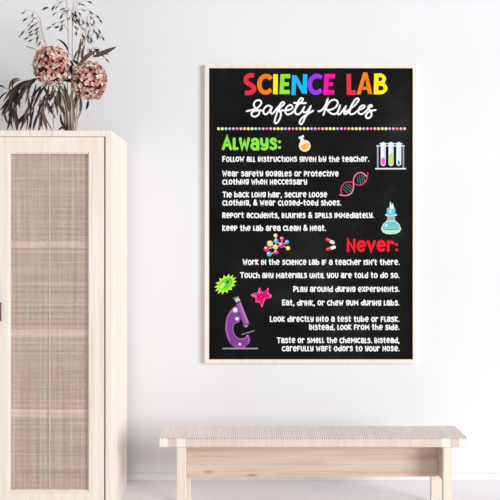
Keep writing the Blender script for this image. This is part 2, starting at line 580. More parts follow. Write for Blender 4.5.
G = {
    'a': (.56, [[(.06, .72)] + arc(.28, .60, .26, .28, 140, 0, 6) + [(.54, 0)], ring(.27, .26, .26, .25)]),
    'b': (.58, [[(.02, 1), (.02, 0)], ring(.30, .30, .27, .30)]),
    'c': (.52, [arc(.32, .43, .31, .43, 48, 312, 12)]),
    'd': (.58, [[(.56, 1), (.56, 0)], ring(.28, .30, .27, .30)]),
    'e': (.58, [[(.03, .42), (.57, .46)] + arc(.30, .43, .28, .43, 5, 310, 12)]),
    'f': (.46, [[(.02, 0), (.02, .86), (.46, .86)], [(.02, .44), (.38, .44)]]),
    'g': (.56, [ring(.28, .60, .26, .28), [(.54, .88), (.54, .2)] + arc(.28, .20, .26, .20, 0, -140, 6)]),
    'h': (.54, [[(.02, 1), (.02, 0)], [(.02, .4)] + arc(.28, .36, .25, .24, 150, 0, 6) + [(.53, 0)]]),
    'i': (.04, [[(.02, .84), (.02, 0)]]),
    'j': (.34, [[(.32, .86), (.32, .22)] + arc(.15, .2, .17, .2, 0, -150, 6)]),
    'k': (.50, [[(.02, .95), (.02, 0)], [(.46, .84), (.04, .40), (.5, 0)]]),
    'l': (.30, [[(.03, .86), (.03, .02), (.30, .02)]]),
    'm': (.76, [[(.02, 0), (.06, .84), (.38, .3), (.70, .84), (.75, 0)]]),
    'n': (.54, [[(.02, 0), (.02, .84), (.52, .02), (.52, .86)]]),
    'o': (.60, [ring(.30, .43, .29, .42)]),
    'p': (.52, [[(.02, 0), (.02, .86)], arc(.20, .60, .30, .27, 128, -128, 10)]),
    'r': (.42, [[(.02, .84), (.02, 0)], [(.02, .45)] + arc(.26, .50, .22, .30, 160, 40, 6)]),
    's': (.50, [smooth([(.46, .72), (.30, .87), (.10, .80), (.08, .62), (.26, .48), (.44, .36), (.46, .14), (.24, 0), (.04, .10)], 3)]),
    't': (.42, [[(.16, 1), (.16, .2)] + arc(.30, .18, .14, .17, 180, 290, 5) , [(0, .68), (.40, .68)]]),
    'u': (.54, [[(.02, .86), (.02, .3)] + arc(.27, .28, .25, .28, 180, 360, 8) + [(.52, .86)]]),
    'v': (.54, [[(.0, .86), (.27, .02), (.54, .86)]]),
    'w': (.74, [[(.0, .9), (.16, .04), (.37, .66), (.56, .04), (.74, .9)]]),
    'x': (.52, [[(.02, .86), (.5, 0)], [(.5, .86), (.02, 0)]]),
    'y': (.54, [[(.02, .88), (.04, .58)] + arc(.27, .56, .24, .22, 190, 350, 6), [(.52, .88), (.52, .2)] + arc(.27, .2, .25, .2, 0, -140, 6)]),
    'A': (.66, [[(.0, 0), (.33, 1), (.66, 0)], [(.14, .32), (.52, .32)]]),
    'E': (.48, [[(.48, .98), (.02, .98), (.02, .02), (.48, .02)], [(.02, .5), (.40, .5)]]),
    'F': (.50, [[(.02, 0), (.02, .98), (.5, .98)], [(.02, .5), (.42, .5)]]),
    'I': (.04, [[(.02, .98), (.02, 0)]]),
    'L': (.42, [[(.02, 1), (.02, .02), (.42, .02)]]),
    'N': (.56, [[(.02, 0), (.02, 1), (.54, .02), (.54, 1)]]),
    'P': (.54, [[(.02, 0), (.02, .98)], arc(.20, .68, .33, .30, 125, -125, 10)]),
    'R': (.54, [[(.02, 0), (.02, .98)], arc(.20, .72, .31, .26, 125, -110, 10), [(.16, .46), (.54, 0)]]),
    'T': (.62, [[(0, .97), (.62, .97)], [(.31, .97), (.31, 0)]]),
    'W': (.80, [[(.0, 1), (.18, .04), (.40, .7), (.60, .04), (.80, 1)]]),
    'K': (.52, [[(.02, 1), (.02, 0)], [(.50, .9), (.04, .42), (.52, 0)]]),
    '&': (.70, [smooth([(.70, .0), (.42, .40), (.16, .76), (.24, 1.0), (.44, .96), (.46, .76), (.20, .54), (.02, .24), (.20, .0), (.46, .10), (.68, .44)], 4)]),
    ',': (.10, [[(.07, .06), (.02, -.14)]]),
    '.': (.06, [[(.02, .03), (.04, .03)]]),
    "'": (.06, [[(.03, 1), (.02, .78)]]),
    '-': (.34, [[(.0, .42), (.34, .42)]]),
    ':': (.08, [[(.03, .12), (.05, .12)], [(.03, .62), (.05, .62)]]),
}
GAP, SPACE = .27, .44


def write(text, x0, x1, base, h, w, c, name, label=None, colours=None):
    ink = Ink()
    tot = 0
    for i, ch in enumerate(text):
        tot += SPACE if ch == ' ' else G[ch][0] + GAP
    tot -= GAP
    kx = (x1 - x0 - w) / (tot)
    x = x0 + w / 2
    for i, ch in enumerate(text):
        if ch == ' ':
            x += SPACE * kx; continue
        gw, runs = G[ch]
        cc = colours(i) if colours else c
        dy = random.uniform(-.025, .025) * h
        for run in runs:
            pts = [(x + px * kx, base - w / 2 + dy - py * (h - w)) for px, py in run]
            # drop doubled points
            q = [pts[0]]
            for p in pts[1:]:
                if (p[0] - q[-1][0]) ** 2 + (p[1] - q[-1][1]) ** 2 > 1e-5: q.append(p)
            ink.stroke(q, w, cc)
        x += (gw + GAP) * kx
    return ink.done(name, label)


WHITE = (250, 250, 250)
lines = [
    ('Follow all instructions given by the teacher.', 222.2, 369.3, 162.0),
    ('Wear safety goggles or protective', 222.2, 338.8, 176.6),
    ('clothing when neccessary', 222.2, 307.2, 184.7),
    ('Tie back long hair, secure loose', 222.4, 327.2, 197.6),
    ('clothing, & wear closed-toed shoes.', 222.2, 341.4, 205.7),
    ('Report accidents, injuries & spills immediately.', 222.2, 374.0, 218.2),
    ('Keep the lab area clean & neat.', 222.2, 326.2, 231.0),
    ("Work in the science lab if a teacher isn't there.", 242.6, 399.6, 265.1),
    ('Touch any materials until you are told to do so.', 240.0, 399.6, 278.3),
    ('Play around during experiments.', 293.2, 399.6, 292.0),
    ('Eat, drink, or chew gum during labs.', 282.0, 399.6, 305.7),
    ('Look directly into a test tube or flask.', 269.8, 399.6, 322.0),
    ('Instead, look from the side.', 309.0, 399.6, 330.1),
    ('Taste or smell the chemicals. Instead,', 276.8, 399.6, 343.2),
    ('carefully waft odors to your nose.', 281.8, 399.6, 351.4),
]
for t, x0, x1, yb_ in lines:
    write(t, x0, x1, yb_, 6.15, 1.14, WHITE, 'rule_text')
write('Always:', 221.8, 281.4, 150.4, 14.4, 2.9, (140, 226, 72), 'heading_lettering', 'lime green heading')
write('Never:', 346.4, 398.6, 252.2, 13.6, 2.9, (236, 26, 44), 'heading_lettering', 'red heading')

# ---- title: chunky rainbow capitals
ink = Ink()
W5 = 4.6
RED, ORG, YEL, LIM, CYA, PUR, MAG = (226, 46, 66), (255, 126, 20), (255, 232, 34), (142, 226, 60), (24, 182, 240), (152, 54, 238), (255, 14, 160)
ink.stroke(smooth([(254.0, 75.6), (249.4, 75.5), (246.2, 78.0), (246.2, 81.6), (249.4, 84.2), (253.4, 87.0), (253.6, 90.4), (250.2, 92.7), (245.0, 92.8)], 4), W5, RED, False)
ink.stroke(smooth([(271.2, 79.2), (268.6, 76.5), (263.6, 76.6), (260.0, 80.6), (259.6, 86.8), (262.2, 91.4), (266.6, 92.4), (271.4, 89.6)], 4), W5 - .2, ORG, False)
ink.stroke([(275.6, 74.2), (275.4, 94.2)], W5, YEL, False)
ink.stroke([(290.3, 76.2), (282.5, 76.2), (281.6, 92.0), (289.8, 92.0)], W5 - .4, LIM, False)
ink.stroke([(282, 84.3), (289.0, 84.1)], W5 - .8, LIM, False)
ink.stroke([(293.5, 95.0), (294.1, 75.2)], 4.2, CYA, False)
ink.stroke([(305.2, 74.2), (304.6, 93.8)], 4.4, CYA, False)
ink.poly([(292.0, 75.2), (296.4, 75.2), (306.8, 93.8), (302.4, 93.8)], CYA)
ink.stroke(smooth([(321.6, 77.8), (318.2, 76.0), (313.8, 76.8), (310.4, 80.8), (310.0, 86.8), (312.4, 91.4), (316.8, 92.6), (321.6, 90.0)], 4), W5 - .2, PUR, False)
ink.stroke([(334.9, 76.1), (326.6, 76.1), (325.6, 92.4), (334.2, 92.2)], W5 - .2, MAG, False)
ink.stroke([(326, 84.4), (333.0, 84.2)], W5 - .9, MAG, False)
ink.done('title_lettering', 'rainbow capital letters of the first word')
ink = Ink()
ink.stroke([(348.8, 73.9), (349.0, 92.6), (356.0, 92.6)], W5, RED, False)
ink.poly([(356.6, 94.2), (363.2, 72.4), (367.2, 72.4), (372.4, 94.0), (368.0, 94.0), (365.2, 78.2), (360.6, 94.4)], ORG)
ink.stroke([(361.0, 88.2), (369.0, 88.2)], 3.0, ORG, False)
ink.stroke([(376.4, 73.6), (376.0, 94.4)], W5, YEL, False)
ink.stroke(smooth([(376.0, 75.6), (381.0, 75.3), (384.2, 78.2), (382.4, 82.2), (377.8, 83.4), (383.2, 84.6), (385.6, 88.4), (382.6, 92.0), (376.0, 92.5)], 4), W5 - .9, YEL, False)
ink.done('title_lettering', 'red, orange and yellow capital letters')

# ---- script lettering
ink = Ink()
k = 12.5


def scr(ox, oy, pts, sub=6, w=1.75):
    ink.stroke(smooth([(ox + a / k, oy + b_ / k) for a, b_ in pts], sub), w, WHITE)


scr(242, 96, [(58, 190), (100, 180), (160, 165), (205, 140), (240, 95), (232, 62), (200, 52), (165, 68), (148, 105), (160, 140), (195, 165), (216, 195), (205, 235), (160, 258), (125, 245), (118, 215), (150, 190), (210, 180), (265, 184)])
scr(242, 96, [(372, 150), (345, 122), (305, 128), (270, 172), (272, 215), (300, 228), (335, 200), (372, 146), (356, 196), (374, 222), (402, 200), (440, 150), (480, 105)])
scr(278, 96, [(-10, 190), (30, 145), (78, 95), (62, 76), (30, 100), (2, 165), (-22, 240), (-42, 310), (-30, 342), (2, 320), (34, 250), (30, 195), (12, 172)])
scr(278, 96, [(12, 192), (60, 180), (120, 178), (170, 160), (180, 130), (150, 112), (110, 140), (90, 190), (112, 228), (155, 222), (198, 190), (260, 100), (302, 62), (310, 36), (285, 30), (250, 75), (215, 170), (222, 220), (255, 228), (292, 200), (320, 150)])
scr(278, 96, [(200, 85), (260, 90), (348, 88)])
scr(278, 96, [(330, 135), (312, 185), (335, 205), (370, 185), (408, 130), (385, 190), (345, 260), (300, 345), (275, 345), (272, 315), (310, 265), (370, 225), (440, 184)])
scr(315, 94, [(42, 216), (78, 205), (125, 150), (160, 60), (135, 160), (105, 262)])
scr(315, 94, [(105, 262), (140, 165), (185, 95), (235, 72), (275, 85), (282, 125), (250, 170), (185, 200), (150, 196), (190, 235), (235, 252), (275, 235), (300, 190), (314, 145), (285, 225), (295, 255), (325, 235), (385, 155), (365, 215), (370, 250), (400, 240), (440, 205)])
scr(342, 94, [(20, 220), (60, 215), (110, 180), (170, 130), (208, 75), (195, 55), (165, 70), (120, 140), (95, 215), (105, 250), (150, 245), (200, 205), (250, 185), (285, 160), (268, 142), (230, 160), (205, 205), (215, 245), (250, 250), (300, 215), (345, 165), (375, 155), (362, 138), (335, 150), (330, 180), (365, 225), (365, 275), (330, 302), (300, 290), (305, 255), (350, 215), (420, 200)])
ink.done('script_lettering', 'white cursive lettering')

# ---- dotted line
ink = Ink()
pal = [(250, 232, 140), (250, 238, 110), (130, 214, 220), (140, 158, 214), (206, 140, 208), (236, 92, 108), (246, 150, 182), (250, 184, 120), (250, 226, 110), (226, 240, 130), (120, 208, 226), (150, 150, 214), (236, 130, 172),
       (226, 84, 110), (244, 140, 160), (250, 196, 120), (250, 234, 100), (244, 240, 140)]
n = 51
for i in range(n):
    ink.disc(218.6 + i * (404.6 - 218.6) / (n - 1), 128.7, 1.5, pal[i] if i < 18 else pal[11 + (i - 18) % 7])
    ink.disc(218.3 + i * (404.6 - 218.6) / (n - 1), 128.4, .6, (255, 246, 240), n=8)
ink.done('dotted_line', 'row of multicoloured dots')

# ---- illustrations
ink = Ink()      # round flask
ink.poly([(298.2, 137.2), (303.4, 134.9), (304.3, 136.8), (303.0, 137.8), (305.4, 141.6), (300.6, 143.2), (300.1, 138.8), (299.0, 139.0)], (214, 230, 240))
ink.disc(304.7, 145.8, 5.9, (250, 230, 200))
ink.poly([(299.8, 147.4)] + [(304.7 + 4.9 * math.cos(math.radians(a)), 145.8 + 4.9 * math.sin(math.radians(a))) for a in range(170, -30, -20)], (250, 206, 130))
ink.disc(304.9, 145.6, 4.4, (240, 172, 66), 1.6, -.42)
ink.disc(304.2, 148.4, 2.8, (228, 176, 84), .9, -.2)
ink.disc(301.6, 143.2, 1.2, (255, 246, 236))
ink.done('flask_illustration', 'small flask of orange liquid')

ink = Ink()      # test tubes
GR = (150, 158, 168)
ink.stroke([(377.8, 146), (377.8, 168.4)], 1.7, GR, False)
ink.stroke([(403.4, 146), (403.4, 168.4)], 1.5, GR, False)
ink.stroke([(376.4, 145.8), (404.6, 145.8)], 1.3, (206, 214, 222), False)
ink.stroke([(375.2, 168.7), (406.0, 168.7)], 1.4, (226, 232, 236), False)
for x, c, y0 in ((383.2, (238, 104, 190), 159.6), (391.0, (190, 222, 96), 155.4), (398.8, (58, 122, 176), 161.8)):
    ink.stroke([(x, 144.4), (x, 163.6)], 4.9, (226, 240, 250))
    ink.stroke([(x + 1.1, 146), (x + 1.1, 160)], 1.0, (190, 214, 234))
    ink.stroke([(x, y0), (x, 163.4)], 3.9 if y0 < 161 else 2.2, c, True)
    if y0 > 161: ink.disc(x, 165, 1.6, (150, 206, 240), .7)
    ink.stroke([(x - 3.1, 143.6), (x + 3.1, 143.6)], 1.2, (236, 244, 250))
ink.done('test_tube_illustration', 'rack of three test tubes')

ink = Ink()      # double helix
for a, b_ in (((343.6, 186.2), (351.0, 192.2)), ((342.6, 188.6), (348.6, 193.6)), ((345.6, 184.6), (352.4, 190.0)), ((348.2, 183.8), (352.8, 187.4)),
              ((357.2, 176.4), (358.4, 183.2)), ((359.4, 175.0), (360.6, 184.0)), ((361.8, 174.6), (362.8, 183.4)), ((364.0, 175.8), (364.8, 181.8))):
    ink.stroke([a, b_], .75, (84, 122, 132), False)
ink.stroke(smooth([(341.6, 193.2), (341.0, 188.6), (343.4, 184.0), (347.6, 181.8), (352.4, 182.4), (356.8, 184.8), (361.4, 184.8), (365.4, 181.6), (367.2, 176.8), (367.8, 172.8)]), 1.15, (222, 52, 100))
ink.stroke(smooth([(339.6, 194.6), (345.0, 195.6), (350.6, 193.8), (353.4, 188.6), (353.4, 182.4), (354.4, 176.6), (358.4, 173.0), (362.6, 173.0), (366.2, 176.2)]), 1.2, (240, 130, 156))
ink.done('dna_illustration', 'pink double helix')

ink = Ink()      # potion bottle
ink.poly([(387.0, 217), (395.2, 217), (395.0, 220.2), (399.4, 224.2), (401.2, 229), (399.8, 232.0), (396, 233.9), (391, 234.3), (386, 233.9), (382.4, 232.0), (381.0, 229), (382.8, 224.2), (387.2, 220.2)], (186, 224, 208))
ink.poly([(386.6, 221.6), (395.4, 221.6), (398.8, 225), (399.8, 228.4), (391, 230.4), (382.4, 228.4), (383.6, 225)], (112, 196, 190))
ink.disc(391.2, 229.2, 8.4, (70, 140, 138), .8)
ink.disc(391.0, 228.3, 8.0, (130, 208, 198), .7)
ink.disc(386.4, 225.2, 1.8, (206, 238, 228), 1.2, -.6)
ink.poly([(387.2, 220.4), (395.0, 220.4), (395.0, 216), (387.0, 216)], (150, 166, 176))
ink.disc(391.1, 214.9, 6.1, (214, 230, 236), 1.5)
ink.poly([(387.0, 214.8), (386.8, 208.8), (388.2, 207.4), (389.4, 208.6), (390.6, 205), (392.2, 208), (393.6, 205.6), (394.4, 208.4), (395.4, 209.2), (395.2, 214.8), (391, 216)], (86, 200, 236))
ink.poly([(389.4, 208.6), (390.2, 200.8), (391.8, 205.2), (392.8, 202.8), (394.2, 208.4), (391.6, 209.6)], (216, 240, 236))
ink.disc(390.4, 211.4, 1.2, (160, 230, 246), 2.0)
ink.done('potion_flask_illustration', 'teal round bottle with blue vapour')

ink = Ink()      # molecule
CYA2, PK, YL = (60, 186, 214), (224, 44, 128), (246, 208, 100)
bonds = [((275.5, 235.5), (276, 241)), ((276, 241), (275.5, 247)), ((276, 241), (281.5, 245)), ((281.5, 245), (282, 238.7)), ((281.5, 245), (287, 242)), ((281.5, 245), (288, 248.2)), ((281.5, 245), (275.5, 247)),
         ((275.5, 247), (270, 243.5)), ((275.5, 247), (266.5, 248.8)), ((275.5, 247), (276, 252.2)), ((276, 252.2), (269.2, 254))]
for a, b_ in bonds: ink.stroke([a, b_], .9, (216, 206, 210), False)
for x, y, r, c in ((275.5, 235.5, 2.0, YL), (276, 241, 2.3, CYA2), (282, 238.7, 2.2, PK), (287, 242, 2.1, CYA2), (270, 243.5, 3.0, YL), (281.5, 245, 3.0, PK), (275.5, 247, 2.5, YL), (288, 248.2, 2.2, YL),
                   (266.5, 248.8, 2.8, PK), (276, 252.2, 2.3, PK), (269.2, 254, 2.5, CYA2)):
    ink.disc(x, y, r, c); ink.disc(x - r * .3, y - r * .35, r * .38, (252, 236, 240), n=10)
ink.done('molecule_illustration', 'molecule of yellow, pink and cyan balls')

ink = Ink()      # capsules
for a, b_ in (((327.0, 239.4), (333.2, 242.6)), ((327.4, 249.4), (334.2, 247.2))):
    m_ = ((a[0] + b_[0]) / 2, (a[1] + b_[1]) / 2)
    ink.stroke([m_, b_], 3.3, (250, 244, 236)); ink.stroke([a, m_], 3.3, (214, 40, 44), False); ink.disc(a[0], a[1], 1.65, (214, 40, 44))
    ink.stroke([(a[0], a[1] - .7), (m_[0], m_[1] - .7)], .7, (246, 150, 140))
ink.done('capsule_illustration', 'two red and white capsules')

ink = Ink()      # green germ
gx, gy, th = 225.6, 284.2, math.radians(-38)
pts = []
for i in range(56):
    a = 2 * PI * i / 56
    s = 1 + (.32 if i % 4 in (1,) else (.08 if i % 4 in (0, 2) else -.06))
    px, py = 9.7 * math.cos(a) * s, 6.4 * math.sin(a) * (s + (.06 if i % 4 == 1 else 0))
    pts.append((gx + px * math.cos(th) - py * math.sin(th), gy + px * math.sin(th) + py * math.cos(th)))
ink.poly(pts, (196, 240, 70))
ink.disc(gx, gy, 8.2, (96, 200, 44), 5.0, th)
ink.disc(gx - .6, gy + .6, 7.0, (120, 226, 60), 3.9, th)
ink.disc(gx - 3.6, gy + 1.6, 3.4, (196, 252, 140), 1.7, th)
ink.disc(227.6, 281.9, 2.3, (36, 146, 44), 1.8, th)
ink.disc(226.4, 285.8, 3.4, (80, 190, 50), .9, th)
ink.done('germ_illustration', 'spiky lime green germ')

ink = Ink()      # pink virus
st = [(259.4, 287.2), (262.0, 291.6), (264.6, 291.4), (268.6, 287.6), (268.4, 292.8), (271.8, 295.2), (270.6, 298), (266.2, 298.6), (264.4, 301), (262.0, 307.6), (259.4, 302.4), (255.4, 302.2), (255.6, 298.2), (250.6, 295.4), (254.4, 293.0), (257.6, 292.6)]
ink.poly(smooth(st, 3, True), (246, 90, 160))
ink.poly(smooth([(261 + (x - 261) * .82, 296 + (y - 296) * .82) for x, y in st], 3, True), (216, 14, 108))
ink.disc(261.0, 296.6, 2.2, (150, 6, 80)); ink.disc(261.0, 296.6, 1.2, (230, 60, 130))
ink.stroke([(258.8, 290.6), (259.6, 293.2)], .8, (250, 150, 190))
ink.stroke([(253.4, 295.6), (256.4, 296.2)], .8, (250, 150, 190))
ink.done('virus_illustration', 'pink star shaped virus')

ink = Ink()      # microscope
PU, PL, PD = (126, 62, 146), (176, 118, 190), (84, 34, 104)
ink.poly(smooth([(236.4, 305.6), (230.6, 310), (226.6, 317.6), (225.2, 326), (226.2, 335), (229.4, 342.6), (234.2, 346.6), (241, 347), (247.2, 345.4), (249.8, 341), (249.6, 336), (247.8, 334), (246, 337.4), (241, 339), (235.6, 336.8), (232.4, 331), (232.6, 325.4), (235.6, 321.8), (240.4, 320), (241.6, 312)], 4, True), PU)
ink.stroke(smooth([(232.0, 310.6), (227.8, 317), (226.4, 325), (227.0, 333), (229.8, 340.6)], 4), .9, PL)
ink.stroke(smooth([(239.4, 321.4), (234.4, 323.6), (232.8, 328), (234.2, 334.4), (238.6, 338.6), (244.4, 338.4), (247.6, 335)], 4), .8, PL)
ink.stroke(smooth([(247.4, 336), (249.2, 339.6), (248.2, 343.6)], 4), .8, PL)
ink.poly([(236.0, 304.2), (240.6, 301.8), (249.0, 322.6), (243.4, 325.6)], (146, 84, 164))
ink.poly([(238.9, 302.8), (240.6, 301.9), (248.9, 322.7), (246.9, 323.8)], PL)
ink.stroke([(236.2, 304.4), (243.6, 325.0)], .8, PD, False)
ink.stroke([(235.8, 303.2), (240.6, 300.8)], 1.3, PD, False)
ink.poly([(234.4, 299.0), (238.4, 297.2), (240.2, 300.4), (236.2, 302.4)], (206, 200, 196))
ink.stroke([(232.6, 298.6), (238.8, 296.4)], 1.1, (112, 108, 104), False)
ink.stroke([(242.8, 326.0), (249.4, 323.2)], 1.3, (108, 84, 118), False)
ink.poly([(244.2, 326), (247.6, 324.6), (248.0, 326.4), (245.4, 327.6)], (170, 150, 176))
ink.stroke([(242.0, 334.4), (253.8, 330.8)], 1.3, (128, 124, 128))
ink.poly(smooth([(233.6, 348.2), (235.6, 344.6), (239.6, 342.4), (243.6, 344.6), (246.2, 348.2)], 3), (140, 70, 150))
for x, y, r in ((235.3, 310, 2.9), (237.1, 318.8, 2.2), (239.7, 344.1, 1.5)):
    ink.disc(x, y, r, (176, 150, 190)); ink.disc(x, y, r * .72, (246, 240, 250))
ink.stroke([(222.6, 348.6), (258.0, 348.6)], 1.4, (132, 130, 134), False)
ink.stroke([(222.6, 348.2), (258.0, 348.2)], .5, (190, 188, 192), False)
ink.done('microscope_illustration', 'purple microscope')

# ------------------------------------------------------------------ dried flowers on the cabinet
DB = 4.58                     # their distance from the camera
zc = zt
BR, BRD, BRG, STM = (84, 70, 64), (58, 48, 45), (112, 98, 88), (176, 158, 138)


def base_pt(px, dd=0.0):
    p = at(px, 131, DB + dd); p.z = zc; return p


def path(pts, d=DB, sub=6, amp=0.0):
    q = smooth(pts, sub)
    n = len(q)
    return [at(x, y, d + amp * math.sin(PI * i / n)) for i, (x, y) in enumerate(q)]


def stem_to(mb, bx, pts, r0, r1, c, dd=0.0, amp=0.0):
    p = path([(bx, 132)] + pts, DB + dd, 6, amp)
    p[0].z = max(zc, p[0].z)
    p = [base_pt(bx, dd)] + [q for q in p if q.z > zc + .004]
    mb.tube(p, r0, r1, lin(c), 6)
    return p


def leaf(mb, p, q, sag=(0, 0), w=3.0, c=BR, d=DB, tw=None):
    """a willow-like leaf from p to q (grid of the photo), bowed by sag"""
    mid = ((p[0] + q[0]) / 2 + sag[0], (p[1] + q[1]) / 2 + sag[1])
    dz0, dz1 = random.uniform(-.02, .02), random.uniform(-.035, .035)
    pts = []
    for i in range(9):
        t = i / 8
        x = (1 - t) ** 2 * p[0] + 2 * t * (1 - t) * mid[0] + t * t * q[0]
        y = (1 - t) ** 2 * p[1] + 2 * t * (1 - t) * mid[1] + t * t * q[1]
        v = at(x, y, d + dz0 * (1 - t) + dz1 * t)
        if v.z < zc + .003: v.z = zc + .003
        pts.append(v)
    nrm = Vector((random.uniform(-.5, .5), -1, random.uniform(-.5, .5))) if tw is None else Vector(tw)
    k = random.uniform(.75, 1.25)
    mb.blade(pts, w * DB / F, nrm.normalized(), lin(tuple(min(255, v * k) for v in c)), .2)


def spikelet(mb, x, y, ang, ln=5.0, w=1.7, c=BR, d=DB):
    dx, dy = math.cos(ang) * ln, math.sin(ang) * ln
    for s in (-.12, .10):
        dx, dy = math.cos(ang + s) * ln, math.sin(ang + s) * ln
        leaf(mb, (x, y), (x + dx * random.uniform(.8, 1.05), y + dy * random.uniform(.8, 1.05)), (0, 0), w * .72, c, d)


def plant(name, bx, label, cat, group, dd=0.0):
    p = base_pt(bx, dd)
    return root(name, p, label, cat, group), p


# --- hydrangeas
def hydrangea(bx, cx, cy, rx, ry, stem, label, seed, dd):
    random.seed(seed)
    r, p0 = plant('dried_hydrangea', bx, label, 'dried flower', 'dried pink hydrangeas on the cabinet', dd)
    st = MB(); stem_to(st, bx, stem + [(cx, cy + 2)], .0042, .0036, (150, 128, 104), dd)
    st.build('stem', M['plant'], r, p0)
    hd = MB()
    cen = at(cx, cy, DB + dd)
    u = DB / F
    R = Vector((rx * u, (rx + ry) / 2 * u * .95, ry * u))
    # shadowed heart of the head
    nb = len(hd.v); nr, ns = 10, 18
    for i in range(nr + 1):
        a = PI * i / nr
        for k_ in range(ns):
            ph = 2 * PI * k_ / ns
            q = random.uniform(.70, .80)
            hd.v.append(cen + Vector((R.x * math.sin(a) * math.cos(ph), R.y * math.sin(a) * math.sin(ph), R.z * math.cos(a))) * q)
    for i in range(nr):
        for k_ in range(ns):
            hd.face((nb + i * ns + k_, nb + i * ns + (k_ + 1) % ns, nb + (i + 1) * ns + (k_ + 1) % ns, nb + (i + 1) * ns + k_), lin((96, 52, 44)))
    N_ = 340
    for i in range(N_):
        zz = 1 - 2 * (i + .5) / N_
        ph = i * PI * (3 - math.sqrt(5))
        rr = math.sqrt(max(0, 1 - zz * zz))
        nv = Vector((rr * math.cos(ph), rr * math.sin(ph), zz))
        nv = (nv + Vector([random.gauss(0, .10) for _ in range(3)])).normalized()
        lump = .5 + .25 * math.sin(5.1 * nv.x + seed) + .25 * math.sin(4.3 * nv.z + 3 * nv.y + seed * 2)
        dist = .80 + .16 * lump + random.uniform(0, .09)
        c0 = cen + Vector((R.x * nv.x, R.y * nv.y, R.z * nv.z)) * dist
        n2 = (nv + Vector([random.gauss(0, .38) for _ in range(3)])).normalized()
        a = n2.orthogonal().normalized(); bq = n2.cross(a)
        rot = random.uniform(0, PI)
        sz = random.uniform(2.0, 2.9) * u
        sh = random.random()
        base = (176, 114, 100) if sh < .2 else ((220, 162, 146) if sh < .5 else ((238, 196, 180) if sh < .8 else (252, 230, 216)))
        for t in range(4):
            an = rot + t * PI / 2
            d_ = a * math.cos(an) + bq * math.sin(an)
            s_ = n2.cross(d_)
            jit = random.uniform(.85, 1.1)
            tip = random.uniform(.1, .5)
            n = len(hd.v)
            hd.v += [c0, c0 + d_ * sz * .6 * jit + s_ * sz * .5 + n2 * sz * .25, c0 + d_ * sz * jit + n2 * sz * tip, c0 + d_ * sz * .6 * jit - s_ * sz * .5 + n2 * sz * .25]
            kk = random.uniform(.85, 1.12)
            cc = lin(tuple(min(255, v * kk) for v in base))
            hd.face((n, n + 1, n + 2), cc); hd.face((n, n + 2, n + 3), cc)
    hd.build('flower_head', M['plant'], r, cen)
    return r


hydrangea(69.0, 51.5, 65.5, 18.0, 19.5, [(67, 110), (62, 90)], 'larger dried rose-brown hydrangea head on the left of the bouquet', 11, -.045)
hydrangea(72.0, 89.5, 80.5, 17.5, 18.5, [(74, 112), (80, 96)], 'dried salmon-pink hydrangea head on the right of the bouquet', 12, -.05)

# --- oat grasses
GO = 'dried oat grasses in the bouquet'


def oat(bx, stem, branches, label, seed, dd=0.0, dirs=(PI * .62, PI * .9), r0=.0032, extra=()):
    random.seed(seed)
    r, p0 = plant('dried_oat_stalk', bx, label, 'dried grass', GO, dd)
    st = MB(); stem_to(st, bx, stem, r0, .0012, STM, dd)
    sp = MB(); tw = sp
    for br in branches:
        sp.tube(path(br, DB + dd, 5), .0009, .0006, lin((150, 128, 108)), 4)
        L_ = smooth(br, 5)
        m = len(L_)
        for i in range(m // 3, m, 3):
            x, y = L_[i]
            a = random.uniform(*dirs)
            ln = random.uniform(1.5, 4)
            q = (x + math.cos(a) * ln * .6, y + math.sin(a) * ln * .6)
            sp.tube([at(x, y, DB + dd), at(q[0], q[1], DB + dd)], .0006, .0005, lin((150, 128, 108)), 4)
            spikelet(sp, q[0], q[1], a + random.uniform(-.25, .25), random.uniform(5.0, 7.4), random.uniform(1.25, 1.7), random.choice((BR, BRD, (122, 92, 78), BRG)), DB + dd)
    for x, y, a in extra:
        spikelet(sp, x, y, a, 5, 2.0, BR, DB + dd)
    st.build('stem', M['plant'], r, p0)
    sp.build('panicle', M['plant'], r, at(*branches[0][-1], DB + dd))


oat(67.0, [(67.5, 90), (68.2, 45), (67.6, 14), (66.0, -8)],
    [[(67.6, 20), (62, 6), (54, 4)], [(68, 26), (65, 14), (56, 12)], [(68, 30), (60, 22), (52, 26)], [(68, 14), (66, 2), (60, -6)], [(68.2, 34), (64, 24), (60, 26)], [(67.8, 12), (70, 8), (72, 16)]],
    'tallest dried oat grass stem, its left-hanging spikelets above the left hydrangea', 21, .03)
oat(73.0, [(72.5, 92), (72.2, 45), (72.6, 16), (74, -8)],
    [[(72.4, 18), (78, 4), (86, 0)], [(72.4, 24), (74, 8), (78, 12)], [(72.3, 28), (78, 10), (88, 10)], [(72.4, 10), (80, -4), (88, -2)], [(72.3, 20), (71, 10), (72, 20)], [(72.3, 36), (74, 18), (82, 20)]],
    'second tall dried oat grass stem, rising just right of the tallest one', 22, .045, (PI * .1, PI * .55))
oat(65.0, [(62, 100), (52, 62), (46, 45), (41.5, 28), (40, 18)],
    [[(41, 22), (36, 13), (25, 10)], [(41.5, 26), (36, 18), (28, 17)], [(43, 34), (36, 26), (24, 30)], [(44, 38), (36, 30), (22, 34)], [(45, 42), (36, 33), (30, 36)], [(45.5, 43), (40, 38), (34, 38)], [(42, 30), (38, 24), (30, 22)]],
    'dried oat grass arching out left above the larger hydrangea', 23, .02, (PI * .62, PI * .86), extra=((44, 7.5, .1), (47, 8, PI * .9)))
